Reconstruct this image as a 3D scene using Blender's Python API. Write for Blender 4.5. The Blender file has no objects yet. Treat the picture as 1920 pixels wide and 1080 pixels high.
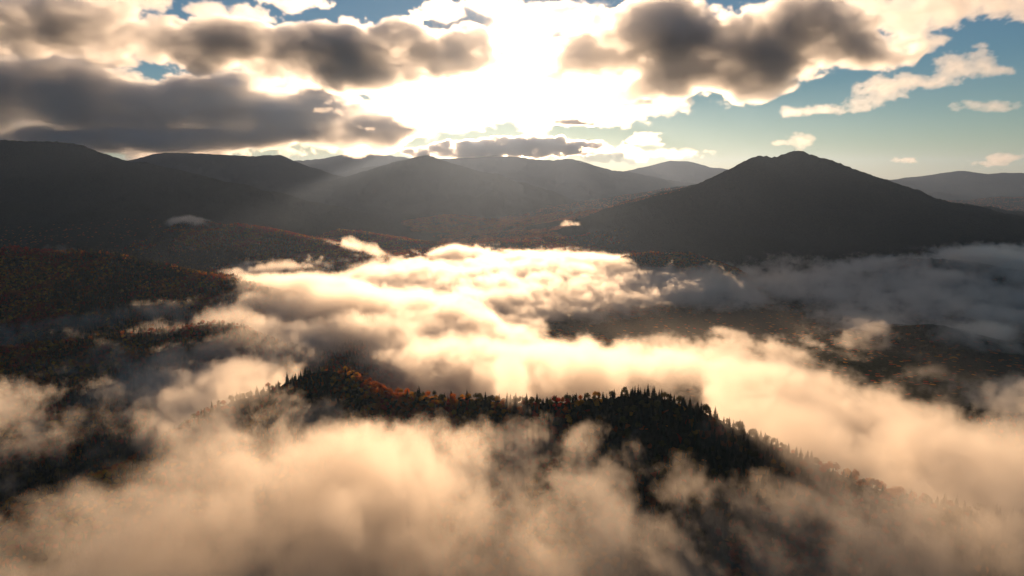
import bpy, math, random
import numpy as np
from mathutils import Vector, Matrix

scn = bpy.context.scene
COL = scn.collection
RAD = math.radians

# ---------------------------------------------------------------- camera
CAM_Z = 450.0
PITCH = math.atan(210 / 1280)
cam_data = bpy.data.cameras.new('camera')
cam_data.sensor_width = 36.0
cam_data.lens = 24.0
cam_data.clip_start = 1.0
cam_data.clip_end = 200000.0
cam = bpy.data.objects.new('camera', cam_data)
cam.location = (0, 0, CAM_Z)
cam.rotation_euler = (math.pi / 2 - PITCH, 0, 0)
COL.objects.link(cam)
scn.camera = cam

CP, SP = math.cos(PITCH), math.sin(PITCH)


def ray(px, py):
    """direction through a point of the 1920x1080 photograph"""
    r, u = (px - 960.0), (540.0 - py)
    return (r, 1280 * CP + u * SP, -1280 * SP + u * CP)


def at(px, py, Y):
    """the point on that ray at distance Y north of the camera"""
    d = ray(px, py)
    t = Y / d[1]
    return (d[0] * t, Y, CAM_Z + d[2] * t)


def hit(px, py, z):
    d = ray(px, py)
    t = (z - CAM_Z) / d[2]
    return (d[0] * t, d[1] * t, z)


def project(x, y, z):
    zz = z - CAM_Z
    f = y * CP - zz * SP
    u = y * SP + zz * CP
    return 960 + 1280 * x / f, 540 - 1280 * u / f


# ---------------------------------------------------------------- sun and sky
sd = Vector(ray(975, 176)).normalized()
SUN_EL = math.asin(sd.z)
SUN_AZ = math.atan2(sd.x, sd.y)
sun_data = bpy.data.lights.new('sun', 'SUN')
sun_data.energy = 5.0
sun_data.angle = RAD(0.53)
sun_data.color = (1.0, 0.64, 0.37)
sun = bpy.data.objects.new('sun', sun_data)
sun.rotation_euler = (-sd).to_track_quat('-Z', 'Y').to_euler()
sun.location = (0, 0, 2000)
COL.objects.link(sun)

world = bpy.data.worlds.new('World')
scn.world = world
world.use_nodes = True
wn = world.node_tree
bg = wn.nodes['Background']
sky = wn.nodes.new('ShaderNodeTexSky')
sky.sky_type = 'NISHITA'
sky.sun_disc = False
sky.sun_elevation = SUN_EL
sky.sun_rotation = SUN_AZ
sky.altitude = 400
sky.air_density = 1.0
sky.dust_density = 0.12
sky.ozone_density = 2.0
tint = wn.nodes.new('ShaderNodeMix')
tint.data_type = 'RGBA'
tint.blend_type = 'MULTIPLY'
tint.inputs[0].default_value = 1.0
tint.inputs[7].default_value = (0.74, 0.91, 1.03, 1)
wn.links.new(sky.outputs[0], tint.inputs[6])
wn.links.new(tint.outputs[2], bg.inputs['Color'])
bg.inputs['Strength'].default_value = 0.06

scn.view_settings.view_transform = 'Standard'
scn.view_settings.look = 'None'
scn.view_settings.gamma = 1.0
scn.view_settings.exposure = 0.27

cy = scn.cycles
cy.use_adaptive_sampling = True
cy.adaptive_threshold = 0.02
cy.max_bounces = 8
cy.volume_bounces = 7
cy.diffuse_bounces = 1
cy.glossy_bounces = 1
cy.transparent_max_bounces = 16
cy.volume_step_rate = 1.0
cy.volume_max_steps = 512
cy.use_denoising = True
cy.sample_clamp_indirect = 4.0
cy.sample_clamp_direct = 0.0


# ---------------------------------------------------------------- numpy noise
def _hash(ix, iy, seed):
    h = (ix.astype(np.int64) * 374761393 + iy.astype(np.int64) * 668265263 + seed * 974634777) & 0xffffffff
    h = ((h ^ (h >> 13)) * 1274126177) & 0xffffffff
    h = (h ^ (h >> 16)) & 0xffffff
    return h.astype(np.float32) / np.float32(0xffffff)


def vnoise(x, y, seed=0):
    ix, iy = np.floor(x), np.floor(y)
    fx, fy = x - ix, y - iy
    fx = fx * fx * (3 - 2 * fx)
    fy = fy * fy * (3 - 2 * fy)
    a, b = _hash(ix, iy, seed), _hash(ix + 1, iy, seed)
    c, d = _hash(ix, iy + 1, seed), _hash(ix + 1, iy + 1, seed)
    return (a + (b - a) * fx) * (1 - fy) + (c + (d - c) * fx) * fy


def fbm(x, y, octs=4, seed=0, gain=0.5, ridged=False):
    s, amp, tot = 0.0, 1.0, 0.0
    for o in range(octs):
        n = vnoise(x + 17.3 * o, y - 9.1 * o, seed + o)
        if ridged:
            n = 1 - np.abs(2 * n - 1)
        s = s + n * amp
        tot += amp
        amp *= gain
        x, y = x * 2.03, y * 2.03
    return s / tot


# ---------------------------------------------------------------- terrain
# every ridge: name, autumn share, width of its foot, back width, skyline points (px, py, distance)
RIDGES = [
    ('mountain', 0.0, 2600, 2500, [(-420, 300, 5000), (-200, 255, 5200), (0, 263, 5500), (95, 266, 5600), (150, 271, 5700), (180, 286, 5800), (205, 293, 5900), (236, 303, 6000), (262, 304, 6100), (320, 316, 5900), (390, 345, 5700), (470, 385, 5400)]),
    ('mountain', 0.0, 3200, 3000, [(225, 312, 10925), (262, 302, 10810), (285, 290, 10695), (305, 286, 10580), (360, 287, 10350), (420, 290, 10350), (480, 293, 10350), (527, 291, 10350), (548, 304, 10235), (565, 316, 10120), (600, 345, 9775)]),
    ('mountain', 0.0, 4000, 4000, [(500, 305, 18000), (560, 301, 18000), (600, 298, 17760), (640, 290, 17400), (700, 288, 17400), (760, 295, 17160), (800, 310, 16800)]),
    ('mountain', 0.0, 3000, 3000, [(560, 380, 8300), (610, 352, 8550), (650, 336, 8750), (690, 320, 8850), (735, 305, 8950), (775, 295, 9000), (800, 291, 9000), (826, 300, 9000), (846, 314, 8950), (870, 337, 8850), (896, 360, 8700), (925, 380, 8500), (965, 402, 8200)]),
    ('mountain', 0.0, 4200, 4000, [(760, 297, 14950), (800, 299, 14950), (860, 296, 14950), (920, 292, 14950), (968, 293, 14820), (990, 298, 14690), (1012, 299, 14560), (1040, 301, 14430), (1066, 297, 14300), (1090, 302, 14170), (1120, 312, 14040), (1150, 319, 13910), (1185, 323, 13650), (1205, 329, 13390), (1250, 350, 13000), (1300, 375, 12480)]),
    ('mountain', 0.0, 5000, 5000, [(1150, 335, 17500), (1188, 322, 17500), (1212, 317, 17500), (1236, 306, 17500), (1258, 301, 17500), (1290, 302, 17500), (1318, 312, 17400), (1345, 322, 17200), (1372, 333, 17000), (1450, 345, 16500)]),
    ('mountain', 0.0, 1700, 1900, [(1290, 352, 4800), (1330, 346, 4900), (1358, 338, 5000), (1376, 325, 5050), (1396, 308, 5080), (1412, 296, 5100), (1426, 291, 5100), (1438, 292, 5120), (1448, 295, 5140), (1464, 291, 5170), (1480, 285, 5200), (1492, 282, 5200), (1506, 283, 5200), (1522, 289, 5180), (1546, 297, 5150), (1570, 308, 5100), (1600, 323, 5020), (1640, 339, 4900), (1665, 346, 4800), (1700, 361, 4650), (1740, 380, 4450), (1780, 402, 4200), (1815, 424, 3950), (1838, 444, 3700), (1850, 462, 3500)]),
    ('hillside', 0.7, 1100, 1300, [(1300, 353, 5000), (1230, 364, 5200), (1180, 374, 5350), (1150, 387, 5300), (1110, 402, 5100), (1075, 420, 4750), (1040, 440, 4350), (1000, 459, 3950), (950, 476, 3650), (905, 488, 3400)]),
    ('hillside', 0.35, 1500, 1500, [(900, 428, 6000), (940, 415, 6300), (985, 404, 6600), (1030, 392, 6900), (1060, 385, 7000), (1100, 378, 7100), (1140, 371, 7200), (1170, 366, 7300), (1230, 355, 7300), (1300, 348, 7200), (1350, 343, 7000)]),
    ('mountain', 0.0, 4200, 4200, [(1660, 346, 13500), (1700, 345, 13500), (1730, 338, 13600), (1757, 334, 13700), (1775, 327, 13800), (1797, 320, 13800), (1812, 320, 13800), (1828, 325, 13800), (1850, 327, 13700), (1880, 324, 13600), (1930, 325, 13500), (2050, 320, 13300), (2200, 330, 13000)]),
    ('mountain', 0.0, 5000, 5000, [(1600, 348, 19000), (1670, 338, 19000), (1700, 336, 19000), (1738, 333, 19000), (1790, 338, 18500), (1900, 345, 18000)]),
    ('hillside', 0.25, 1800, 1800, [(1740, 395, 8800), (1770, 382, 8900), (1800, 375, 9000), (1822, 378, 9000), (1840, 374, 9000), (1870, 369, 9000), (1910, 369, 9000), (1990, 365, 8800), (2150, 360, 8600)]),
    ('hillside', 0.1, 1500, 1500, [(1780, 402, 5600), (1840, 420, 5200), (1890, 436, 4800), (1960, 452, 4400), (2050, 460, 4200)]),
    ('hillside', 0.1, 420, 500, [(1700, 484, 3150), (1770, 486, 3100), (1820, 489, 3050), (1858, 498, 2950), (1875, 508, 2880)]),
    ('hill', 0.1, 240, 300, [(1688, 622, 1950), (1715, 608, 1960), (1742, 604, 1960), (1768, 607, 1950), (1800, 622, 1900)]),
    ('hillside', 0.5, 260, 400, [(1180, 480, 3150), (1215, 474, 3150), (1290, 473, 3100), (1330, 485, 3050)]),
    ('hillside', 1.2, 900, 900, [(440, 420, 3700), (490, 427, 3650), (540, 438, 3550), (590, 450, 3450), (640, 464, 3350), (690, 479, 3250), (740, 490, 3180), (790, 496, 3150)]),
    ('hillside', 1.2, 800, 800, [(640, 432, 4100), (680, 436, 4050), (720, 444, 3980), (765, 451, 3900), (800, 459, 3800), (825, 470, 3700), (842, 482, 3600)]),
    ('hillside', 1.2, 900, 900, [(420, 388, 5400), (450, 387, 5400), (480, 393, 5300), (510, 398, 5200), (560, 410, 5000)]),
    ('hillside', 1.2, 1200, 1200, [(830, 402, 5600), (860, 403, 5550), (900, 408, 5500), (950, 414, 5450), (1000, 410, 5600), (1050, 398, 5900)]),
    ('hillside', 0.06, 1500, 1300, [(-350, 430, 3900), (0, 425, 3900), (140, 420, 3900), (260, 408, 4000), (350, 412, 4000), (430, 425, 3900), (500, 440, 3700)]),
    ('hillside', 0.95, 700, 520, [(-600, 520, 1900), (-250, 485, 2000), (-60, 472, 2050), (20, 461, 2100), (110, 468, 2080), (200, 471, 2060), (262, 482, 2040), (330, 499, 2000), (400, 517, 1960), (470, 532, 1900), (530, 544, 1860), (565, 556, 1820), (615, 590, 1780)]),
    ('hillside', 0.9, 330, 240, [(-500, 690, 1300), (-200, 668, 1350), (0, 650, 1400), (180, 628, 1430), (300, 612, 1440), (400, 603, 1440), (450, 608, 1420), (500, 630, 1400)]),
    ('hill', 0.7, 260, 170, [(380, 770, 930), (450, 742, 950), (505, 722, 960), (540, 707, 965), (575, 694, 970), (610, 688, 970), (650, 690, 965), (680, 705, 950), (705, 720, 940), (735, 732, 925), (790, 735, 900), (850, 737, 880), (910, 739, 860), (960, 744, 840)]),
    ('hill', 0.35, 300, 190, [(960, 744, 840), (1000, 746, 825), (1050, 745, 805), (1100, 743, 790), (1150, 741, 775), (1200, 738, 760), (1250, 742, 745), (1300, 755, 728), (1350, 775, 715), (1420, 808, 695), (1500, 843, 672), (1580, 878, 650), (1680, 915, 625), (1780, 940, 610), (1900, 965, 600), (2100, 990, 590)]),
]


def ridge_pts(r):
    P = np.array([at(*p) for p in r[4]])
    P[:, 2] -= np.where(P[:, 1] < 2300, 6.0, 0.0)      # the trees standing there make up the rest
    return P


def floor_z(x, y):
    f = 5 + 45 * (fbm(x / 900, y / 900, 3, 40) - 0.5)
    f = f - 42 / (1 + np.exp(-(x - 300) / 150)) * np.exp(-((y - 2300) / 1100) ** 2)
    f = f + 45 * np.exp(-((y - 450) / 300) ** 2)
    return f


def heights(x, y):
    """height of the bare ground, owner ridge index"""
    base = floor_z(x, y)
    z = base.copy()
    owner = np.full(x.shape, -1, np.int32)
    warp = fbm(x / 420, y / 420, 5, 5, ridged=True)
    warp2 = fbm(x / 1400, y / 1400, 4, 9, ridged=True)
    for i, r in enumerate(RIDGES):
        P = ridge_pts(r)
        w_front, w_back = r[2], r[3]
        big = w_front > 1500
        best = np.full(x.shape, -1e9)
        wn_ = (warp2 if big else warp) - 0.55
        reach = max(w_front, w_back) * 1.35
        m = (x > P[:, 0].min() - reach) & (x < P[:, 0].max() + reach) & (y > P[:, 1].min() - reach) & (y < P[:, 1].max() + reach)
        if not m.any():
            continue
        xm, ym, bm, wm = x[m], y[m], base[m], wn_[m]
        bst = bm.copy() - 1
        for k in range(len(P) - 1):
            ax, ay, az = P[k]
            bx, by, bz = P[k + 1]
            dx, dy = bx - ax, by - ay
            t = np.clip(((xm - ax) * dx + (ym - ay) * dy) / (dx * dx + dy * dy), 0, 1)
            cx, cy_ = ax + t * dx, ay + t * dy
            ex, ey = xm - cx, ym - cy_
            d = np.sqrt(ex * ex + ey * ey) + 1e-6
            front = 0.5 - 0.5 * (ey / d)
            w = w_back + (w_front - w_back) * front
            s = np.clip(d * (1 + 1.1 * wm) / w, 0, 1)
            prof = (1 - s) ** 1.45
            rnd = np.minimum(d / 90, 1.0)
            zz = bm + (az + t * (bz - az) - bm) * prof
            bst = np.maximum(bst, zz)
        cur = z[m]
        k_ = 14.0
        h = np.maximum(k_ - np.abs(cur - bst), 0) / k_
        new = np.maximum(cur, bst) + h * h * k_ * 0.25 * (np.abs(bst - bm) > 6) * (bst > bm)
        o = owner[m]
        o[(bst > cur)] = i
        owner[m] = o
        z[m] = new
    return z, owner


U0, U1, NU = -0.98, 0.98, 1300
Y0, Y1, NV = 240.0, 42000.0, 1000
us = np.linspace(U0, U1, NU)
vs = Y0 * (Y1 / Y0) ** np.linspace(0, 1, NV)
VV, UU = np.meshgrid(vs, us, indexing='ij')
TX, TY = (UU * VV), VV.copy()
TZ0, OWN = heights(TX, TY)
# gullies and the rough top of the forest canopy
cell = 9.0 * 2.0 ** np.round(np.log2(np.maximum(1.0, VV * 0.0035 / 9.0)))
dist_fade = np.clip((VV - 300) / 1500, 0, 1)
rel = np.clip((TZ0 - 20) / 300, 0, 1)
TZ = TZ0 + (fbm(TX / 160, TY / 160, 4, 21) - 0.5) * 18 * (0.3 + rel)
tree_rough = vnoise(TX / cell, TY / (cell * 1.6), 77) ** 1.5
TZ = TZ + tree_rough * np.clip(VV * 0.0018, 0, 9) * np.clip((VV - 900) / 1500, 0, 1)
AUT = np.zeros_like(TZ)
aut = np.array([r[1] for r in RIDGES] + [0.05])
AUT = aut[OWN]
# autumn colour thins out with height
AUT = AUT * np.clip(1.2 - (TZ0 - 60) / 300, 0.0, 1) * np.clip(0.35 + 1.3 * fbm(TX / 500, TY / 500, 3, 63), 0, 1.2)


def build_terrain():
    idx = np.arange(NU * NV).reshape(NV, NU)
    q = np.stack([idx[:-1, :-1], idx[:-1, 1:], idx[1:, 1:], idx[1:, :-1]], -1).reshape(-1, 4)
    own = OWN[:-1, :-1].reshape(-1)
    V = np.stack([TX, TY, TZ], -1).reshape(-1, 3).astype(np.float32)
    A = AUT.reshape(-1).astype(np.float32)
    for gi in range(-1, len(RIDGES)):
        f = q[own == gi]
        if len(f) == 0:
            continue
        used, inv = np.unique(f, return_inverse=True)
        inv = inv.reshape(f.shape)
        name = 'terrain' if gi < 0 else RIDGES[gi][0]
        me = bpy.data.meshes.new(name)
        me.vertices.add(len(used))
        me.vertices.foreach_set('co', V[used].ravel())
        me.loops.add(len(f) * 4)
        me.loops.foreach_set('vertex_index', inv.ravel().astype(np.int32))
        me.polygons.add(len(f))
        me.polygons.foreach_set('loop_start', np.arange(0, len(f) * 4, 4, dtype=np.int32))
        me.polygons.foreach_set('use_smooth', np.ones(len(f), bool))
        a = me.attributes.new('autumn', 'FLOAT', 'POINT')
        a.data.foreach_set('value', A[used])
        me.update(calc_edges=True)
        me.materials.append(M_FOREST)
        o = bpy.data.objects.new(name, me)
        o['kind'] = 'structure'
        o['label'] = 'forested valley floor' if gi < 0 else 'forested ' + name
        COL.objects.link(o)


# ---------------------------------------------------------------- materials
def nodes(mat):
    mat.use_nodes = True
    return mat.node_tree, mat.node_tree.nodes, mat.node_tree.links


def forest_material():
    m = bpy.data.materials.new('forest_canopy')
    nt, N, L = nodes(m)
    b = N['Principled BSDF']
    b.inputs['Roughness'].default_value = 0.9
    b.inputs['Specular IOR Level'].default_value = 0.0
    geo = N.new('ShaderNodeNewGeometry')
    vor = N.new('ShaderNodeTexVoronoi')
    vor.inputs['Scale'].default_value = 1 / 9.0
    L.new(geo.outputs['Position'], vor.inputs['Vector'])
    at_ = N.new('ShaderNodeAttribute')
    at_.attribute_name = 'autumn'
    sep = N.new('ShaderNodeSeparateColor')
    L.new(vor.outputs['Color'], sep.inputs[0])
    big = N.new('ShaderNodeTexNoise')
    big.inputs['Scale'].default_value = 1 / 90.0
    big.inputs['Detail'].default_value = 3
    L.new(geo.outputs['Position'], big.inputs['Vector'])
    mm = N.new('ShaderNodeMath'); mm.operation = 'MULTIPLY_ADD'
    L.new(big.outputs[0], mm.inputs[0]); mm.inputs[1].default_value = 4.0; mm.inputs[2].default_value = -1.1
    ad = N.new('ShaderNodeMath'); ad.operation = 'MULTIPLY'; ad.use_clamp = True
    L.new(mm.outputs[0], ad.inputs[0]); L.new(at_.outputs['Fac'], ad.inputs[1])
    gt = N.new('ShaderNodeMath'); gt.operation = 'GREATER_THAN'
    L.new(ad.outputs[0], gt.inputs[0]); L.new(sep.outputs[0], gt.inputs[1])
    ra = N.new('ShaderNodeValToRGB')
    ra.color_ramp.interpolation = 'CONSTANT'
    cols = [(0, (0.24, 0.065, 0.018)), (0.3, (0.42, 0.11, 0.018)), (0.5, (0.30, 0.13, 0.02)), (0.66, (0.30, 0.04, 0.018)), (0.8, (0.46, 0.20, 0.025)), (0.92, (0.10, 0.075, 0.02))]
    el = ra.color_ramp.elements
    el[0].position, el[0].color = cols[0][0], cols[0][1] + (1,)
    el[1].position, el[1].color = cols[1][0], cols[1][1] + (1,)
    for p, c in cols[2:]:
        e = el.new(p); e.color = c + (1,)
    L.new(sep.outputs[1], ra.inputs[0])
    rg = N.new('ShaderNodeValToRGB')
    rg.color_ramp.elements[0].color = (0.024, 0.030, 0.017, 1)
    rg.color_ramp.elements[1].color = (0.036, 0.041, 0.022, 1)
    L.new(sep.outputs[2], rg.inputs[0])
    mx = N.new('ShaderNodeMix'); mx.data_type = 'RGBA'
    L.new(gt.outputs[0], mx.inputs[0]); L.new(rg.outputs[0], mx.inputs[6]); L.new(ra.outputs[0], mx.inputs[7])
    L.new(mx.outputs[2], b.inputs['Base Color'])
    bp = N.new('ShaderNodeBump')
    bp.inputs['Strength'].default_value = 1.0
    bp.inputs['Distance'].default_value = 6.0
    inv = N.new('ShaderNodeMath'); inv.operation = 'SUBTRACT'; inv.inputs[0].default_value = 5
    L.new(vor.outputs['Distance'], inv.inputs[1])
    L.new(inv.outputs[0], bp.inputs['Height'])
    L.new(bp.outputs[0], b.inputs['Normal'])
    return m


def volume_material(name, color, density, g, step=4.0, attr='density'):
    m = bpy.data.materials.new(name)
    nt, N, L = nodes(m)
    N.remove(N['Principled BSDF'])
    v = N.new('ShaderNodeVolumePrincipled')
    v.inputs['Color'].default_value = color + (1,)
    v.inputs['Density'].default_value = density
    v.inputs['Anisotropy'].default_value = g
    v.inputs['Density Attribute'].default_value = attr
    L.new(v.outputs[0], N['Material Output'].inputs['Volume'])
    m.cycles.volume_step_rate = step
    return m


M_FOREST = forest_material()
M_FOG = volume_material('valley_fog', (0.995, 0.945, 0.875), 0.018, 0.62, 4.0)
M_BANK = volume_material('fog_bank', (0.995, 0.955, 0.90), 0.019, 0.68, 3.0)
M_CLOUD = volume_material('cloud', (0.968, 0.972, 0.98), 0.03, 0.82, 2.5)
build_terrain()


# ---------------------------------------------------------------- trees
def leaf_material(name, col, tr):
    m = bpy.data.materials.new(name)
    nt, N, L = nodes(m)
    b = N['Principled BSDF']
    b.inputs['Roughness'].default_value = 0.8
    b.inputs['Specular IOR Level'].default_value = 0.1
    oi = N.new('ShaderNodeObjectInfo')
    hs = N.new('ShaderNodeHueSaturation')
    hs.inputs['Color'].default_value = col + (1,)
    mr = N.new('ShaderNodeMapRange')
    mr.inputs[3].default_value, mr.inputs[4].default_value = 0.6, 1.35
    L.new(oi.outputs['Random'], mr.inputs[0])
    L.new(mr.outputs[0], hs.inputs['Value'])
    mh = N.new('ShaderNodeMapRange')
    mh.inputs[3].default_value, mh.inputs[4].default_value = 0.485, 0.515
    ns = N.new('ShaderNodeTexNoise'); ns.inputs['Scale'].default_value = 0.6
    geo = N.new('ShaderNodeNewGeometry')
    L.new(geo.outputs['Position'], ns.inputs['Vector'])
    L.new(ns.outputs[0], mh.inputs[0])
    L.new(mh.outputs[0], hs.inputs['Hue'])
    L.new(hs.outputs[0], b.inputs['Base Color'])
    t = N.new('ShaderNodeBsdfTranslucent')
    L.new(hs.outputs[0], t.inputs['Color'])
    mx = N.new('ShaderNodeMixShader')
    mx.inputs[0].default_value = tr
    L.new(b.outputs[0], mx.inputs[1]); L.new(t.outputs[0], mx.inputs[2])
    L.new(mx.outputs[0], N['Material Output'].inputs['Surface'])
    return m


def bark_material():
    m = bpy.data.materials.new('bark')
    nt, N, L = nodes(m)
    b = N['Principled BSDF']
    b.inputs['Roughness'].default_value = 0.9
    ns = N.new('ShaderNodeTexNoise'); ns.inputs['Scale'].default_value = 3
    ra = N.new('ShaderNodeValToRGB')
    ra.color_ramp.elements[0].color = (0.03, 0.022, 0.016, 1)
    ra.color_ramp.elements[1].color = (0.10, 0.08, 0.06, 1)
    L.new(ns.outputs[0], ra.inputs[0]); L.new(ra.outputs[0], b.inputs['Base Color'])
    return m


M_BARK = bark_material()
LEAF = {
    'dark': leaf_material('spruce_needles', (0.022, 0.034, 0.018), 0.15),
    'olive': leaf_material('olive_leaves', (0.10, 0.09, 0.025), 0.45),
    'orange': leaf_material('orange_leaves', (0.58, 0.17, 0.02), 0.55),
    'rust': leaf_material('rust_leaves', (0.38, 0.095, 0.018), 0.55),
    'red': leaf_material('red_leaves', (0.46, 0.05, 0.022), 0.55),
    'gold': leaf_material('gold_leaves', (0.62, 0.32, 0.03), 0.55),
}


def mesh_obj(name, vs_, fs_, mat):
    me = bpy.data.meshes.new(name)
    me.from_pydata(vs_, [], fs_)
    me.materials.append(mat)
    return me


def limb(vs_, fs_, a, b, ra, rb, n=5):
    a, b = Vector(a), Vector(b)
    d = (b - a).normalized()
    s_ = d.orthogonal().normalized()
    t_ = d.cross(s_)
    k = len(vs_)
    for c, r in ((a, ra), (b, rb)):
        for i in range(n):
            w = 2 * math.pi * i / n
            vs_.append(tuple(c + (s_ * math.cos(w) + t_ * math.sin(w)) * r))
    for i in range(n):
        fs_.append((k + i, k + (i + 1) % n, k + n + (i + 1) % n, k + n + i))


def conifer(h, seed):
    rnd = random.Random(seed)
    tv, tf, cv, cf = [], [], [], []
    limb(tv, tf, (0, 0, -1.5), (0, 0, h * 0.5), 0.022 * h, 0.012 * h)
    limb(tv, tf, (0, 0, h * 0.5), (0, 0, h * 0.97), 0.012 * h, 0.002 * h)
    tiers = 15
    for i in range(tiers):
        f = i / (tiers - 1)
        z = h * (0.14 + 0.84 * f)
        R_ = h * (0.20 * (1 - f) ** 0.8 + 0.014)
        n = 11 if f < 0.6 else 7
        for j in range(n):
            w = 2 * math.pi * (j + rnd.random() * 0.7) / n + i
            r = R_ * rnd.uniform(0.6, 1.15)
            dz = rnd.uniform(-0.25, 0.1) * h / tiers
            ca, sa = math.cos(w), math.sin(w)
            wd = r * rnd.uniform(0.22, 0.34) + 0.12
            k = len(cv)
            # a drooping spray: two faces with a ridge
            cv += [(0, 0, z + dz + 0.35), (ca * r * 0.55 - sa * wd, sa * r * 0.55 + ca * wd, z + dz - r * 0.22),
                   (ca * r, sa * r, z + dz - r * rnd.uniform(0.28, 0.5)), (ca * r * 0.55 + sa * wd, sa * r * 0.55 - ca * wd, z + dz - r * 0.22),
                   (ca * r * 0.5, sa * r * 0.5, z + dz + 0.05)]
            cf += [(k, k + 1, k + 4), (k + 1, k + 2, k + 4), (k, k + 4, k + 3), (k + 4, k + 2, k + 3)]
    return tv, tf, cv, cf


def broadleaf(h, wd, seed, nleaf=520):
    rnd = random.Random(seed)
    tv, tf, cv, cf = [], [], [], []
    limb(tv, tf, (0, 0, -1.5), (0.1, 0.05, h * 0.42), 0.028 * h, 0.018 * h)
    lobes = []
    for i in range(8):
        w = 2 * math.pi * i / 7 + rnd.random()
        r = 0 if i == 7 else wd * 0.5 * rnd.uniform(0.35, 0.62)
        z = h * rnd.uniform(0.48, 0.78) if i < 7 else h * 0.82
        c = (math.cos(w) * r, math.sin(w) * r, z)
        lobes.append((c, wd * rnd.uniform(0.22, 0.32)))
        limb(tv, tf, (0.1, 0.05, h * rnd.uniform(0.3, 0.42)), c, 0.012 * h, 0.004 * h, 4)
    for _ in range(nleaf):
        c, r = rnd.choice(lobes)
        u = Vector((rnd.gauss(0, 1), rnd.gauss(0, 1), rnd.gauss(0, 1))).normalized()
        p = Vector(c) + Vector((u.x * r, u.y * r, u.z * r * 0.85)) * rnd.uniform(0.65, 1.08)
        n = (u + Vector((rnd.uniform(-.6, .6), rnd.uniform(-.6, .6), rnd.uniform(-.2, .8)))).normalized()
        a = n.orthogonal().normalized()
        a.rotate(Matrix.Rotation(rnd.random() * 6.28, 3, n))
        b = n.cross(a)
        s1, s2 = rnd.uniform(0.35, 0.75), rnd.uniform(0.3, 0.55)
        k = len(cv)
        cv += [tuple(p + a * s1), tuple(p + b * s2 + n * 0.12), tuple(p - a * s1), tuple(p - b * s2 - n * 0.1)]
        cf += [(k, k + 1, k + 2), (k, k + 2, k + 3)]
    return tv, tf, cv, cf


PROTO = []        # (kind, trunk mesh, crown mesh, height)
for i, (h, sd_) in enumerate([(17, 1), (14, 2), (19, 3)]):
    g = conifer(h, sd_)
    PROTO.append(('dark', mesh_obj('trunk', g[0], g[1], M_BARK), mesh_obj('crown', g[2], g[3], LEAF['dark'])))
for key, h, w in (('olive', 12, 9), ('orange', 12.5, 9.5), ('rust', 13.5, 9), ('red', 11.5, 8.5), ('gold', 12, 9), ('orange', 11, 10), ('olive', 14, 8.5)):
    g = broadleaf(h, w, len(PROTO) * 7 + 3)
    PROTO.append((key, mesh_obj('trunk', g[0], g[1], M_BARK), mesh_obj('crown', g[2], g[3], LEAF[key])))
KIDX = {}
for i, p in enumerate(PROTO):
    KIDX.setdefault(p[0], []).append(i)

rng = np.random.default_rng(7)


def scatter(x0, x1, y0, y1, step):
    nx, ny = int((x1 - x0) / step), int((y1 - y0) / step)
    gx, gy = np.meshgrid(np.arange(nx), np.arange(ny))
    x = x0 + (gx + rng.random(gx.shape)) * step
    y = y0 + (gy + rng.random(gx.shape)) * step
    x, y = x.ravel(), y.ravel()
    k = np.abs(x / y) < 0.88
    x, y = x[k], y[k]
    return x, y


def ground(x, y):
    """the terrain mesh's own surface, bilinear"""
    fu = (x / y - U0) / (U1 - U0) * (NU - 1)
    fv = np.log(y / Y0) / np.log(Y1 / Y0) * (NV - 1)
    iu, iv = np.clip(fu.astype(int), 0, NU - 2), np.clip(fv.astype(int), 0, NV - 2)
    a, b = fu - iu, fv - iv
    g = lambda M: (M[iv, iu] * (1 - a) + M[iv, iu + 1] * a) * (1 - b) + (M[iv + 1, iu] * (1 - a) + M[iv + 1, iu + 1] * a) * b
    return g(TZ), AUT[iv, iu], OWN[iv, iu]


parts = [scatter(-1000, 1250, 420, 1250, 6.4), scatter(-2000, 1500, 1250, 2400, 7.8), scatter(-1900, 700, 2400, 4200, 9.5)]
PX = np.concatenate([p[0] for p in parts])
PY = np.concatenate([p[1] for p in parts])
PZ, PA, PO = ground(PX, PY)
keep = (PY < 1250) | (PZ > 25)
PX, PY, PZ, PA, PO = PX[keep], PY[keep], PZ[keep], PA[keep], PO[keep]
QX, QY = project(PX, PY, PZ + 8)
# stands: conifers on the knoll's crown and the dark stand at the right end, maples on the saddle
stand = fbm(PX / 110, PY / 110, 4, 91)
aut_p = PA * 0.9 + (stand - 0.5) * 3.4 - 0.1
near = PY < 1200
sad = np.exp(-((QX - 800) / 130) ** 2) + 0.8 * np.exp(-((QX - 1060) / 70) ** 2)
blk = np.exp(-((QX - 1250) / 95) ** 4) + 0.75 * np.exp(-((QX - 600) / 75) ** 2)
aut_p = np.where(near, aut_p + 0.75 * sad - 0.9 * blk, aut_p)
is_aut = rng.random(len(PX)) < aut_p
tone = fbm(PX / 45 + 50, PY / 45, 2, 33) + (rng.random(len(PX)) - 0.5) * 0.26
KIND = np.zeros(len(PX), int)
r_ = rng.random(len(PX))
pick = lambda key: np.array(KIDX[key])[rng.integers(0, len(KIDX[key]), len(PX))]
KIND = np.where(r_ < 0.72, pick('dark'), pick('olive'))
ak = np.where(tone < 0.36, pick('red'), np.where(tone < 0.47, pick('rust'), np.where(tone < 0.60, pick('orange'), np.where(tone < 0.72, pick('gold'), pick('olive')))))
KIND = np.where(is_aut, ak, KIND)
SCL = rng.uniform(0.5, 1.0, len(PX)) * (1 + 0.12 * (blk > 0.5) * near * (QX > 1000))
ROT = rng.random(len(PX)) * 6.283

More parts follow.
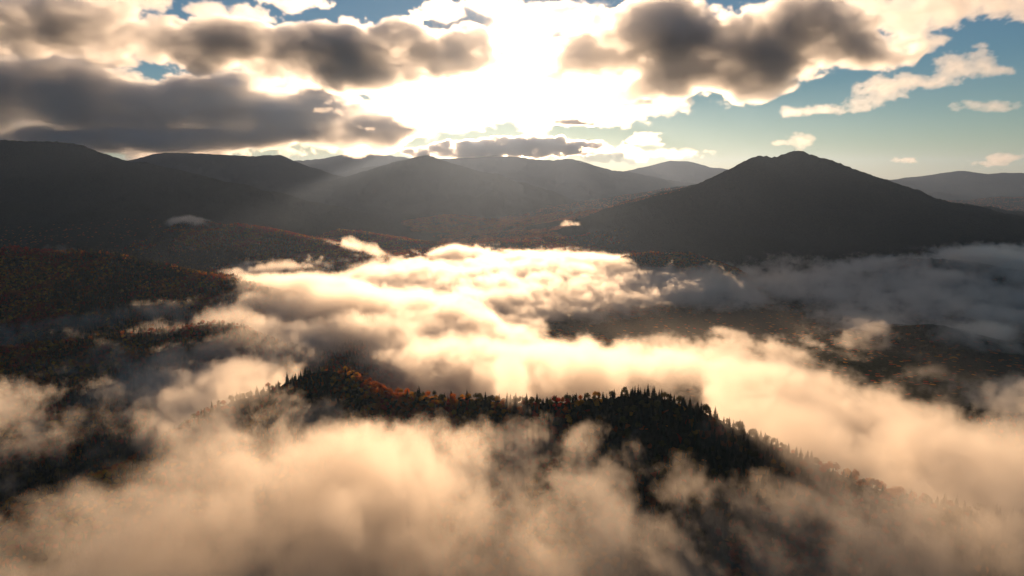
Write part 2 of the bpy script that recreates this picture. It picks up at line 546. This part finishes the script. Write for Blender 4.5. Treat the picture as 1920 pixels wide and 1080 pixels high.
# the 300 that show largest: along the hill and ridge that stand out of the fog
on_ridge = near & (QX > 520) & (QX < 1325) & (PY > 690)
score = np.full(len(PX), -1e9)
line_x = np.array([500, 540, 575, 610, 650, 680, 705, 735, 790, 850, 910, 960, 1000, 1050, 1100, 1150, 1200, 1250, 1300, 1350])
line_y = np.array([722, 707, 694, 688, 690, 705, 720, 732, 735, 737, 739, 744, 746, 745, 743, 741, 738, 742, 755, 775])
ly = np.interp(QX, line_x, line_y)
show = on_ridge & (QY > ly - 16) & (QY < ly + 48)
score[show] = (SCL[show] * 1000 / PY[show]) + 0.5 - np.abs(QY[show] - ly[show] - 8) / 60
order = np.argsort(-score)[:300]
order = order[score[order] > -1e8]
single = np.zeros(len(PX), bool)
single[order] = True

TREE_NAME = {'dark': 'spruce_tree', 'olive': 'oak_tree', 'orange': 'maple_tree', 'rust': 'beech_tree', 'red': 'maple_tree', 'gold': 'birch_tree'}
LOOK = {'dark': 'dark spruce', 'olive': 'olive green tree', 'orange': 'orange tree', 'rust': 'rust brown tree', 'red': 'red tree', 'gold': 'golden tree'}


def place_words(px, py, lyy):
    if px < 600: w = "the knoll's left flank"
    elif px < 690: w = 'top of the knoll'
    elif px < 760: w = "the knoll's right slope"
    elif px < 830: w = 'left half of the saddle'
    elif px < 900: w = 'right half of the saddle'
    elif px < 1000: w = 'the misty dip'
    elif px < 1110: w = 'the thin lit crest'
    elif px < 1190: w = 'the crest beside the black stand'
    elif px < 1250: w = 'left half of the black stand'
    else: w = 'right half of the black stand'
    return ('skyline of ' if py < lyy + 6 else 'slope below ') + w


WORD = ['first', 'second', 'third', 'fourth', 'fifth', 'sixth', 'seventh', 'eighth', 'ninth', 'tenth', 'eleventh', 'twelfth']


def ordinal(k, n):
    if n == 1:
        return 'only'
    if k < len(WORD):
        return WORD[k]
    return '%dth' % (k + 1) if (k + 1) % 10 not in (1, 2, 3) or k + 1 in (11, 12, 13) else '%d%s' % (k + 1, {1: 'st', 2: 'nd', 3: 'rd'}[(k + 1) % 10])


CLASS = {}
for i in sorted(order, key=lambda j: QX[j]):
    CLASS.setdefault((PROTO[KIND[i]][0], place_words(QX[i], QY[i], ly[i])), []).append(i)
RANK = {i: (k, len(v)) for v in CLASS.values() for k, i in enumerate(v)}
SOURCE = {}
for i in order:
    kd, tm, cm = PROTO[KIND[i]]
    root = bpy.data.objects.new(TREE_NAME[kd], None)
    root.empty_display_size = 2
    root.location = (PX[i], PY[i], PZ[i])
    root.rotation_euler = (0, 0, ROT[i])
    root.scale = (SCL[i],) * 3
    COL.objects.link(root)
    rk, rn = RANK[i]
    root['label'] = (ordinal(rk, rn) + ' ' + LOOK[kd] + (' from the left on ' if rn > 1 else ' on ') + place_words(QX[i], QY[i], ly[i]))
    root['category'] = 'tree'
    root['group'] = TREE_NAME[kd].replace('_', ' ') + 's on the wooded ridge above the fog'
    for nm, me in (('trunk', tm), ('crown', cm)):
        o = bpy.data.objects.new(nm, me)
        o.parent = root
        COL.objects.link(o)
        SOURCE[(int(KIND[i]), nm)] = o

# everything else: one forest
missing = [k for k in range(len(PROTO)) if (k, 'crown') not in SOURCE]
have = [k for k in range(len(PROTO)) if k not in missing]
rest = ~single
kk = np.array([have.index(k) if k in have else have.index([q for q in have if PROTO[q][0] == PROTO[k][0]][0] if any(PROTO[q][0] == PROTO[k][0] for q in have) else have[0]) for k in range(len(PROTO))])
me = bpy.data.meshes.new('forest')
nr = int(rest.sum())
me.vertices.add(nr)
me.vertices.foreach_set('co', np.stack([PX[rest], PY[rest], PZ[rest]], -1).astype(np.float32).ravel())
for nm, arr, ty in (('tree_kind', kk[KIND[rest]].astype(np.int32), 'INT'), ('tree_scale', SCL[rest].astype(np.float32), 'FLOAT'), ('tree_turn', ROT[rest].astype(np.float32), 'FLOAT')):
    a = me.attributes.new(nm, ty, 'POINT')
    a.data.foreach_set('value', arr)
me.materials.append(LEAF['dark'])
forest = bpy.data.objects.new('forest', me)
forest['kind'] = 'stuff'
forest['label'] = 'mixed autumn forest covering the slopes'
COL.objects.link(forest)
gt = bpy.data.node_groups.new('forest', 'GeometryNodeTree')
gt.interface.new_socket('Geometry', in_out='INPUT', socket_type='NodeSocketGeometry')
gt.interface.new_socket('Geometry', in_out='OUTPUT', socket_type='NodeSocketGeometry')
GN, GL = gt.nodes, gt.links
gi, go = GN.new('NodeGroupInput'), GN.new('NodeGroupOutput')
jn = GN.new('GeometryNodeJoinGeometry')
for k in reversed(have):
    j2 = GN.new('GeometryNodeJoinGeometry')
    for nm in ('trunk', 'crown'):
        oi = GN.new('GeometryNodeObjectInfo')
        oi.transform_space = 'ORIGINAL'
        oi.inputs['Object'].default_value = SOURCE[(k, nm)]
        GL.new(oi.outputs['Geometry'], j2.inputs[0])
    g2i = GN.new('GeometryNodeGeometryToInstance')
    GL.new(j2.outputs[0], g2i.inputs[0])
    GL.new(g2i.outputs[0], jn.inputs[0])
iop = GN.new('GeometryNodeInstanceOnPoints')
m2p = GN.new('GeometryNodeMeshToPoints')
GL.new(gi.outputs[0], m2p.inputs[0])
GL.new(m2p.outputs[0], iop.inputs['Points'])
GL.new(jn.outputs[0], iop.inputs['Instance'])
iop.inputs['Pick Instance'].default_value = True


def named(nm, ty):
    n = GN.new('GeometryNodeInputNamedAttribute')
    n.data_type = ty
    n.inputs[0].default_value = nm
    return n.outputs[0]


GL.new(named('tree_kind', 'INT'), iop.inputs['Instance Index'])
GL.new(named('tree_scale', 'FLOAT'), iop.inputs['Scale'])
cx = GN.new('ShaderNodeCombineXYZ')
GL.new(named('tree_turn', 'FLOAT'), cx.inputs[2])
GL.new(cx.outputs[0], iop.inputs['Rotation'])
GL.new(iop.outputs[0], go.inputs[0])
md = forest.modifiers.new('trees', 'NODES')
md.node_group = gt

# ---------------------------------------------------------------- mast on the summit
sx, sy = at(1490, 284, 5195)[:2]
sz = float(ground(np.array([sx]), np.array([sy]))[0][0])
M_STEEL = bpy.data.materials.new('mast_steel')
M_STEEL.use_nodes = True
M_STEEL.node_tree.nodes['Principled BSDF'].inputs['Base Color'].default_value = (0.12, 0.12, 0.13, 1)
M_STEEL.node_tree.nodes['Principled BSDF'].inputs['Roughness'].default_value = 0.6
mast = bpy.data.objects.new('radio_mast', None)
mast.location = (sx, sy, sz)
mast['label'] = 'tiny dark radio mast on the summit of the tall mountain on the right'
mast['category'] = 'mast'
COL.objects.link(mast)
tv, tf = [], []
for a in range(3):
    w = a * 2.0944
    limb(tv, tf, (2.2 * math.cos(w), 2.2 * math.sin(w), -4), (0.5 * math.cos(w), 0.5 * math.sin(w), 26), 0.35, 0.25, 6)
    for s_ in range(6):
        z0, z1 = s_ * 4, s_ * 4 + 4
        r0, r1 = 2.0 - 1.5 * z0 / 26, 2.0 - 1.5 * z1 / 26
        w2 = w + 2.0944
        limb(tv, tf, (r0 * math.cos(w), r0 * math.sin(w), z0), (r1 * math.cos(w2), r1 * math.sin(w2), z1), 0.15, 0.15, 4)
for nm, v_, f_ in (('lattice_tower', tv, tf),):
    o = bpy.data.objects.new(nm, mesh_obj(nm, v_, f_, M_STEEL)); o.parent = mast; COL.objects.link(o)
tv, tf = [], []
limb(tv, tf, (0, 0, 25), (0, 0, 36), 0.4, 0.15, 6)
o = bpy.data.objects.new('antenna', mesh_obj('antenna', tv, tf, M_STEEL)); o.parent = mast; COL.objects.link(o)

# ---------------------------------------------------------------- geometry-node field helper
class Field:
    """writes a volume field as geometry nodes"""

    def __init__(self, name):
        self.t = bpy.data.node_groups.new(name, 'GeometryNodeTree')
        self.t.interface.new_socket('Geometry', in_out='INPUT', socket_type='NodeSocketGeometry')
        self.t.interface.new_socket('Geometry', in_out='OUTPUT', socket_type='NodeSocketGeometry')
        self.N, self.L = self.t.nodes, self.t.links
        self.inp = self.N.new('NodeGroupInput')
        self.out = self.N.new('NodeGroupOutput')
        self.pos = self.N.new('GeometryNodeInputPosition').outputs[0]

    def _set(self, sock, v):
        if isinstance(v, bpy.types.NodeSocket):
            self.L.new(v, sock)
        else:
            sock.default_value = v

    def m(self, op, a, b=None, c=None, clamp=False):
        n = self.N.new('ShaderNodeMath')
        n.operation = op
        n.use_clamp = clamp
        for i, v in enumerate((a, b, c)):
            if v is not None:
                self._set(n.inputs[i], v)
        return n.outputs[0]

    def v(self, op, a, b=None, scale=None):
        n = self.N.new('ShaderNodeVectorMath')
        n.operation = op
        self._set(n.inputs[0], a)
        if b is not None:
            self._set(n.inputs[1], b)
        if scale is not None:
            self._set(n.inputs[3], scale)
        return n.outputs[1] if op in ('LENGTH', 'DOT_PRODUCT', 'DISTANCE') else n.outputs[0]

    def xyz(self, v):
        n = self.N.new('ShaderNodeSeparateXYZ')
        self._set(n.inputs[0], v)
        return n.outputs

    def noise(self, vec, scale, detail=4, rough=0.55, color=False, dist=0.0):
        n = self.N.new('ShaderNodeTexNoise')
        self._set(n.inputs['Vector'], vec)
        n.inputs['Scale'].default_value = scale
        n.inputs['Detail'].default_value = detail
        n.inputs['Roughness'].default_value = rough
        n.inputs['Distortion'].default_value = dist
        return n.outputs[1] if color else n.outputs[0]

    def smooth(self, x, a, b):
        n = self.N.new('ShaderNodeMapRange')
        n.interpolation_type = 'SMOOTHSTEP'
        self._set(n.inputs[0], x)
        self._set(n.inputs[1], a)
        self._set(n.inputs[2], b)
        return n.outputs[0]

    def finish(self, density, lo, hi, vox, mat, yk=1.0):
        n = self.N.new('GeometryNodeVolumeCube')
        self._set(n.inputs['Density'], density)
        n.inputs['Background'].default_value = 0.0
        n.inputs['Min'].default_value = lo
        n.inputs['Max'].default_value = hi
        for k, ax in enumerate('XYZ'):
            n.inputs['Resolution ' + ax].default_value = max(2, int(round((hi[k] - lo[k]) / (vox * (yk if k == 1 else 1)))))
        s = self.N.new('GeometryNodeSetMaterial')
        s.inputs['Material'].default_value = mat
        self.L.new(n.outputs[0], s.inputs[0])
        self.L.new(s.outputs[0], self.out.inputs[0])
        return self.t


# ---------------------------------------------------------------- valley fog
# strokes: (px, py, rx, ry, tilt in degrees, amount) seen from above the valley, and the height of the fog there
FOG_STROKES = [
    # far bright bank in the middle of the valley
    (860, 560, 400, 56, 0, 1.15), (1120, 525, 280, 36, 3, 1.1), (1300, 550, 150, 32, 6, 1.0), (540, 516, 130, 15, 3, 0.75), (640, 560, 200, 28, 0, 0.75),
    (860, 485, 60, 8, 0, 0.9), (676, 472, 46, 4, 14, 0.9), (1058, 421, 20, 2.5, 0, 0.5), (930, 500, 200, 14, 0, 0.6),
    (560, 610, 220, 48, -8, 1.0), (780, 600, 260, 52, 6, 1.05), (900, 660, 210, 42, 0, 0.85),
    (420, 575, 60, 42, 0, 0.55), (230, 605, 300, 13, -9, 0.8), (60, 632, 120, 9, 0, 0.5),
    # banks between the hill and the dark valley on the right
    (1060, 690, 170, 36, 0, 0.85), (1230, 680, 110, 42, 0, 0.8), (1380, 700, 70, 36, 20, 0.85), (1480, 760, 170, 48, 26, 0.95), (1640, 830, 170, 62, 28, 1.0), (1820, 890, 190, 80, 14, 0.95), (1560, 770, 120, 40, 20, 0.6), (1860, 800, 120, 60, -30, 0.5),
    (480, 690, 240, 44, -6, 0.9), (250, 690, 240, 40, -4, 0.45), (740, 660, 230, 34, 4, 1.15), (400, 730, 120, 60, 0, 1.0),
    (1400, 790, 90, 56, 25, 1.15), (1480, 850, 170, 70, 26, 1.15), (1660, 960, 160, 50, 22, 0.7), (420, 730, 90, 50, 0, 0.6),
    (1150, 880, 200, 60, 0, 0.62), (1350, 960, 260, 70, 10, 0.6), (1600, 1010, 240, 60, 10, 0.7), (1330, 850, 60, 60, 0, 0.6),
    # in front of the hill
    (200, 760, 400, 60, -6, 0.36), (480, 790, 260, 60, -10, 0.5), (860, 825, 190, 40, 0, 0.38), (960, 760, 60, 60, 0, 0.65),
    (450, 955, 460, 95, -12, 1.05), (700, 965, 290, 95, 0, 0.9), (150, 1060, 400, 70, -6, 0.75), (640, 860, 200, 60, -10, 0.5), (1040, 880, 160, 90, 0, 0.55),
    (1100, 1010, 260, 80, 0, 0.6), (1400, 1010, 400, 70, 0, 0.42), (1750, 1010, 260, 80, 0, 0.5), (1340, 800, 60, 60, 0, 0.4),
    (352, 420, 34, 6, 0, 0.62), (110, 467, 46, 4, 0, 0.75), (38, 458, 26, 6, -20, 1.0), (955, 735, 34, 40, 0, 1.4),
    # grey sea of fog on the right, in the mountain's shade
    (1560, 535, 230, 40, 0, 0.7), (1780, 560, 260, 60, 0, 0.75), (1750, 640, 280, 34, 0, 0.6), (1860, 500, 120, 30, 0, 0.9), (1500, 640, 300, 60, 0, 0.62), (1700, 690, 260, 50, 6, 0.62), (1720, 500, 200, 14, 0, 0.6),
]

FOG_HOLES = [
    (1180, 618, 190, 40, 0, 1.0), (1420, 620, 160, 40, 6, 0.8), (590, 520, 80, 14, 0, 0.6), (690, 612, 40, 10, 0, 0.6), (1150, 650, 150, 26, 0, 0.5),
    (1560, 700, 150, 30, 20, 0.55), (1700, 740, 160, 40, 10, 0.6), (400, 640, 130, 22, -8, 0.6), (1360, 885, 150, 60, 10, 0.85), (1130, 850, 80, 40, 0, 0.4), (1500, 950, 130, 50, 0, 0.35), (620, 830, 150, 24, -4, 0.45), (1080, 850, 90, 60, 0, 0.3),
    (200, 850, 170, 50, -6, 0.4), (140, 930, 170, 44, -10, 0.7), (260, 770, 200, 30, -10, 0.4), (665, 728, 90, 46, 8, 1.5), (1720, 690, 260, 46, 4, 0.75), (1560, 670, 130, 30, 14, 0.7), (790, 770, 138, 42, 3, 1.5), (1245, 780, 90, 60, 0, 1.1), (1100, 760, 120, 28, 0, 0.9),
    (1740, 620, 70, 26, 0, 0.5), (1240, 500, 80, 22, 0, 0.5), (100, 520, 260, 60, 0, 0.8), (350, 560, 120, 30, -8, 0.4),
]


def fog_height(x, y):
    """height of the top of the fog over the ground plan"""
    near = 1 / (1 + np.exp((y - 1050) / 160))
    right = 1 / (1 + np.exp(-(x - 420) / 230)) * 1 / (1 + np.exp(-(y - 1150) / 150))
    front = 1 / (1 + np.exp((y - 705) / 35))
    mid = 1 / (1 + np.exp((y - 1330) / 130))
    left = 1 / (1 + np.exp((x + 450) / 120)) / (1 + np.exp(-(y - 900) / 120))
    top = 70 + 74 * mid + 12 * near - 95 * right + 38 * front - 45 * left
    return top


def fog_maps(x, y, ground):
    top = fog_height(x, y)
    zc = np.maximum(top - 25, ground + 8)
    px, py = project(x, y, zc)
    cov = np.zeros_like(x)
    for cx, cy_, rx, ry, tilt, a in FOG_STROKES:
        t = RAD(tilt)
        dx, dy = px - cx, py - cy_
        ux, uy = (dx * math.cos(t) + dy * math.sin(t)) / rx, (-dx * math.sin(t) + dy * math.cos(t)) / ry
        cov = np.maximum(cov, a * np.exp(-(ux * ux + uy * uy) ** 1.5 * 0.7))
    hole = np.zeros_like(x)
    for cx, cy_, rx, ry, tilt, a in FOG_HOLES:
        t = RAD(tilt)
        dx, dy = px - cx, py - cy_
        ux, uy = (dx * math.cos(t) + dy * math.sin(t)) / rx, (-dx * math.sin(t) + dy * math.cos(t)) / ry
        hole = np.maximum(hole, a * np.exp(-(ux * ux + uy * uy) ** 1.5 * 0.7))
    return np.clip(cov - 0.75 * hole, 0, 1), top


def fog_volume(name, label, lo, hi, vox, map_step, nscale, amp, edge, mist, mat):
    nx, ny = int((hi[0] - lo[0]) / map_step) + 2, int((hi[1] - lo[1]) / map_step) + 2
    gx, gy = np.meshgrid(lo[0] + np.arange(nx) * map_step, lo[1] + np.arange(ny) * map_step, indexing='xy')
    gz, _ = heights(gx, gy)
    cov, top = fog_maps(gx, gy, gz)
    # the map is the ground plan of the fog: one vertex per cell holding (cover, top, ground)
    me = bpy.data.meshes.new(name)
    me.vertices.add(nx * ny)
    me.vertices.foreach_set('co', np.stack([gx, gy, gz], -1).astype(np.float32).ravel())
    a = me.attributes.new('plan', 'FLOAT_VECTOR', 'POINT')
    a.data.foreach_set('vector', np.stack([cov, top, gz], -1).astype(np.float32).ravel())
    me.materials.append(mat)
    o = bpy.data.objects.new(name, me)
    o['kind'] = 'stuff'
    o['label'] = label
    COL.objects.link(o)
    F = Field(name)
    X, Y, Z = F.xyz(F.pos)
    na = F.N.new('GeometryNodeInputNamedAttribute')
    na.data_type = 'FLOAT_VECTOR'
    na.inputs[0].default_value = 'plan'
    fx = F.m('DIVIDE', F.m('SUBTRACT', X, lo[0]), map_step)
    fy = F.m('DIVIDE', F.m('SUBTRACT', Y, lo[1]), map_step)
    ix, iy = F.m('FLOOR', fx), F.m('FLOOR', fy)
    tx, ty = F.m('SUBTRACT', fx, ix), F.m('SUBTRACT', fy, iy)

    def sample(ox, oy):
        idx = F.m('MULTIPLY_ADD', F.m('ADD', iy, oy), float(nx), F.m('ADD', ix, ox))
        s = F.N.new('GeometryNodeSampleIndex')
        s.data_type = 'FLOAT_VECTOR'
        s.domain = 'POINT'
        s.clamp = True
        F.L.new(F.inp.outputs[0], s.inputs[0])
        F.L.new(na.outputs[0], s.inputs[1])
        F.L.new(idx, s.inputs[2])
        return s.outputs[0]

    def mix(a_, b_, t_):
        n = F.N.new('ShaderNodeMix')
        n.data_type = 'VECTOR'
        F._set(n.inputs[0], t_)
        F.L.new(a_, n.inputs[4])
        F.L.new(b_, n.inputs[5])
        return n.outputs[1]
    plan = mix(mix(sample(0.0, 0.0), sample(1.0, 0.0), tx), mix(sample(0.0, 1.0), sample(1.0, 1.0), tx), ty)
    C, T, G = F.xyz(plan)
    # billows: noise drawn out sideways, warped by a second noise
    warp = F.v('SCALE', F.v('SUBTRACT', F.noise(F.pos, 1 / (1.1 * nscale), 4, 0.6, color=True), (0.5, 0.5, 0.5)), scale=1.5 * nscale)
    q = F.v('MULTIPLY', F.v('ADD', F.pos, warp), (1.0, 0.8, 0.75))
    n1 = F.noise(q, 1 / nscale, 7, 0.74)
    n2 = F.noise(q, 1 / (3.2 * nscale), 2, 0.5)
    topz = F.m('ADD', T, F.m('MULTIPLY', F.m('SUBTRACT', n2, 0.5), 22.0))
    topz = F.m('MAXIMUM', topz, F.m('ADD', G, F.m('MULTIPLY_ADD', C, 54.0, 3.0)))
    n3 = F.noise(F.v('MULTIPLY', q, (1.0, 1.0, 0.3)), 1 / (0.55 * nscale), 5, 0.62)
    topz = F.m('ADD', topz, F.m('MULTIPLY', F.m('SUBTRACT', n3, 0.5), 70.0))
    h = F.m('DIVIDE', F.m('SUBTRACT', Z, topz), 26.0)          # 0 at the top of the fog, negative inside
    hh = F.m('MAXIMUM', h, 0.0)
    n4 = F.noise(F.v('MULTIPLY', q, (1.0, 1.0, 0.6)), 1 / (0.5 * nscale), 5, 0.7)
    strand = F.m('SUBTRACT', 0.085, F.m('ABSOLUTE', F.m('SUBTRACT', n4, 0.5)))
    e = F.m('ADD', C, F.m('ADD', F.m('MULTIPLY', F.m('SUBTRACT', n1, 0.542), amp), F.m('MULTIPLY', strand, 3.0)))
    e = F.m('SUBTRACT', e, F.m('MULTIPLY', hh, 0.9))
    d = F.m('ADD', F.m('MULTIPLY', F.smooth(e, 0.18, 0.18 + edge), 0.4), F.m('MULTIPLY', F.smooth(e, 0.3, 1.3), 0.9))
    d = F.m('MULTIPLY', d, F.smooth(C, 0.02, 0.12))
    # nothing below ground, thinner just above steep forest
    d = F.m('MULTIPLY', d, F.smooth(F.m('SUBTRACT', Z, G), -vox * 1.5, 0.0))
    low = F.m('MULTIPLY', F.smooth(G, 100.0, 50.0), F.smooth(F.m('SUBTRACT', Z, G), 75.0, 5.0))
    low = F.m('MULTIPLY', low, F.m('MULTIPLY', F.smooth(Y, 3000.0, 2300.0), F.smooth(X, 0.0, 300.0)))
    d = F.m('ADD', d, F.m('MULTIPLY', F.m('MULTIPLY', low, F.smooth(n2, 0.25, 0.6)), mist))
    # fade at the sides of the grid
    for ax, c_ in ((X, 0), (Y, 1)):
        if not (c_ == 1):
            d = F.m('MULTIPLY', d, F.smooth(ax, float(lo[c_]), float(lo[c_]) + 150))
            d = F.m('MULTIPLY', d, F.smooth(ax, float(hi[c_]), float(hi[c_]) - 150))
    d = F.m('MULTIPLY', d, F.smooth(Z, float(hi[2]), float(hi[2]) - 25))
    md = o.modifiers.new('fog field', 'NODES')
    md.node_group = F.finish(d, lo, hi, vox, mat)
    return o


fog_volume('fog', 'golden morning fog flowing round the near wooded hill', (-1400, 330, 30), (1500, 1300, 290), 3.6, 10.0, 90, 6.0, 0.22, 0.0, M_FOG)
fog_volume('fog', 'bright fog bank lying on the valley floor before the mountains', (-2500, 1300, -50), (3300, 4700, 235), 7.0, 20.0, 110, 4.8, 0.12, 0.015, M_BANK)


# ---------------------------------------------------------------- clouds
# each cloud: label, voxel, base height limit, blobs (px, py, rx px, ry px, distance, depth m)
CLOUDS = [
    ('long low grey cloud bank resting on the left mountains', 34, 0.32, [(-60, 200, 260, 61, 13940, 2160), (200, 215, 219, 61, 14280, 2160), (400, 225, 229, 51, 14280, 2016), (580, 232, 145, 40, 13940, 1728), (715, 236, 90, 17, 13600, 1296), (60, 165, 150, 40, 13940, 1728), (380, 180, 160, 30, 14620, 1440), (560, 190, 150, 23, 14620, 1296), (60, 264, 320, 17, 13260, 1728), (430, 259, 260, 15, 13600, 1728)]),
    ('long dark grey cloud streak above the cloud bank', 20, 0.54, [(-40, 44, 130, 36, 9000, 900), (120, 58, 140, 38, 9000, 900), (280, 78, 120, 36, 9000, 800), (420, 88, 130, 34, 9000, 900), (560, 100, 130, 38, 9000, 900), (680, 110, 120, 42, 9000, 1000), (790, 105, 110, 44, 9000, 1000), (640, 140, 120, 22, 9000, 800)]),
    ('heart shaped dark cloud with blazing edges beside the sun', 18, 0.45, [(1110, 105, 96, 58, 8600, 910), (1200, 88, 108, 58, 8600, 1170), (1300, 100, 132, 71, 8600, 1430), (1400, 95, 132, 58, 8600, 1430), (1480, 70, 108, 56, 8600, 1300), (1550, 62, 108, 53, 8600, 1170), (1620, 85, 72, 38, 8600, 910), (1320, 140, 96, 33, 8600, 1040)]),
    ('blazing white cloud mass in front of the sun', 20, 0.22, [(960, 60, 130, 50, 7200, 160), (900, 130, 130, 50, 7200, 160), (1000, 180, 200, 45, 7200, 180), (1150, 190, 150, 34, 7200, 160), (860, 200, 170, 34, 7200, 160), (1080, 40, 160, 36, 7200, 140), (1020, 110, 120, 60, 7200, 160)]),
    ('thin grey cloud bar added in the sun glare to shade the valley', 28, 1.0, [(1062, 228, 30, 4.5, 14000, 700), (1100, 228, 32, 4.5, 14000, 700), (1140, 230, 24, 4, 14000, 600)]),  # added cloud, placed so that its shadow darkens the valley on the right
    ('small dark lens cloud low above the far ridge', 32, 1.6, [(960, 279, 120, 12, 17000, 700), (1060, 276, 60, 12, 17000, 700), (870, 284, 80, 10, 17000, 600), (1000, 268, 80, 9, 17000, 600)]),
    ('pale cloud streaming out of the upper right corner', 20, 0.35, [(1690, 30, 70, 26, 9500, 400), (1780, 16, 100, 22, 9500, 400), (1880, 10, 90, 20, 9500, 400), (1700, 80, 60, 14, 9500, 250), (1620, 20, 50, 26, 9500, 300)]),
    ('chain of thin pale cloud shreds on the right', 18, 0.25, [(1560, 205, 40, 8, 9500, 140), (1620, 192, 44, 12, 9500, 150), (1660, 165, 40, 16, 9500, 170), (1730, 152, 60, 11, 9500, 170), (1800, 125, 36, 20, 9500, 170), (1830, 115, 26, 22, 9500, 160), (1860, 132, 40, 8, 9500, 130), (1490, 210, 26, 7, 9500, 120), (1845, 198, 50, 8, 9500, 140)]),
    ('small puff of cloud drifting off the summit', 8, 0.35, [(1500, 262, 20, 10, 5400, 70), (1480, 266, 30, 5, 5400, 50), (1500, 276, 9, 9, 5400, 40), (1455, 268, 12, 4, 5400, 40)]),
    ('little pale cloud low on the right above the far mountains', 20, 0.35, [(1878, 298, 28, 9, 12500, 180), (1860, 306, 40, 5, 12500, 160), (1700, 300, 20, 4, 12500, 100)]),
    ('pale flat cloud low beside the sun', 20, 0.2, [(1260, 288, 60, 7, 13500, 200), (1210, 262, 30, 10, 13500, 160), (1150, 290, 60, 14, 13500, 200)]),
    ('white puffs along the upper left edge of the sky', 24, 0.3, [(60, 4, 80, 14, 9800, 300), (200, 4, 100, 18, 9800, 400), (385, 18, 36, 14, 9800, 260), (465, 28, 44, 14, 9800, 260), (550, 4, 50, 12, 9800, 260), (650, 40, 12, 8, 9800, 120), (830, 20, 40, 16, 9800, 160), (720, 72, 80, 26, 9800, 300), (640, 150, 200, 16, 9800, 260)]),
]


def cloud_volume(label, vox, dens, blobs):
    cs = []
    for px, py, rx, ry, Y, dep in blobs:
        c = at(px, py, Y)
        s = Y / 1280
        cs.append((c, (rx * s * 1.35, dep * 0.42, ry * s * 1.35)))
    lo = tuple(min(c[k] - r[k] * 1.5 for c, r in cs) for k in range(3))
    hi = tuple(max(c[k] + r[k] * 1.5 for c, r in cs) for k in range(3))
    me = bpy.data.meshes.new('cloud')
    me.from_pydata([lo, hi], [], [])
    me.materials.append(M_CLOUD)
    o = bpy.data.objects.new('cloud', me)
    o['kind'] = 'structure'
    o['label'] = label
    COL.objects.link(o)
    F = Field('cloud')
    s0 = blobs[0][4] / 8500.0
    s0 = s0 * min(1.1, max(0.28, sorted(r[2] for c, r in cs)[len(cs) // 2] / s0 / 330.0))
    warp = F.v('SCALE', F.v('SUBTRACT', F.noise(F.pos, 1 / (600.0 * s0), 2, 0.5, color=True), (0.5, 0.5, 0.5)), scale=260.0 * s0)
    q = F.v('ADD', F.pos, warp)
    e = None
    for c, r in cs:
        d = F.v('LENGTH', F.v('MULTIPLY', F.v('SUBTRACT', q, c), tuple(1 / k for k in r)))
        f = F.m('SUBTRACT', 1.0, d)
        e = f if e is None else F.m('SMOOTH_MAX', e, f, 0.15)
    over = F.m('MAXIMUM', F.m('SUBTRACT', -0.12, e), 0.0)
    e = F.m('SUBTRACT', e, F.m('MULTIPLY', over, 3.5))
    q = F.v('MULTIPLY', q, (0.8, 0.45, 1.4))
    n1 = F.noise(q, 1 / (620.0 * s0), 8, 0.66)
    vor = F.N.new('ShaderNodeTexVoronoi')
    vor.feature = 'F1'
    vor.normalize = True
    F.L.new(F.v('ADD', q, F.v('SCALE', F.noise(F.pos, 1 / (130.0 * s0), 2, 0.5, color=True), scale=130.0 * s0)), vor.inputs['Vector'])
    vor.inputs['Scale'].default_value = 1 / (330.0 * s0)
    vor.inputs['Detail'].default_value = 3.0
    vor.inputs['Roughness'].default_value = 0.55
    vor.inputs['Lacunarity'].default_value = 2.2
    e = F.m('ADD', e, F.m('MULTIPLY', F.m('SUBTRACT', n1, 0.5), 2.9))
    e = F.m('SUBTRACT', e, F.m('MULTIPLY', F.m('SUBTRACT', vor.outputs['Distance'], 0.35), 0.9))
    d = F.m('ADD', F.m('MULTIPLY', F.smooth(e, 0.08, 0.19), 0.65), F.m('MULTIPLY', F.smooth(e, 0.2, 1.2), 0.8))
    d = F.m('MULTIPLY', d, dens)
    md = o.modifiers.new('cloud field', 'NODES')
    md.node_group = F.finish(d, lo, hi, vox, M_CLOUD, 1.8)
    return o


# ---------------------------------------------------------------- haze
def haze_box():
    x0, x1, y0, y1, z0, z1 = -32000, 32000, -400, 42500, -140, 1450
    v = [(x, y, z) for x in (x0, x1) for y in (y0, y1) for z in (z0, z1)]
    f = [(0, 1, 3, 2), (4, 6, 7, 5), (0, 4, 5, 1), (2, 3, 7, 6), (0, 2, 6, 4), (1, 5, 7, 3)]
    me = bpy.data.meshes.new('haze')
    me.from_pydata(v, [], f)
    m = volume_material('haze', (0.47, 0.66, 1.0), 1.65e-5, 0.58)
    m.node_tree.nodes['Principled Volume'].inputs['Density Attribute'].default_value = ''
    me.materials.append(m)
    o = bpy.data.objects.new('haze', me)
    o['kind'] = 'stuff'
    o['label'] = 'thin morning haze in the air'
    COL.objects.link(o)


haze_box()
for c in CLOUDS:
    cloud_volume(*c)
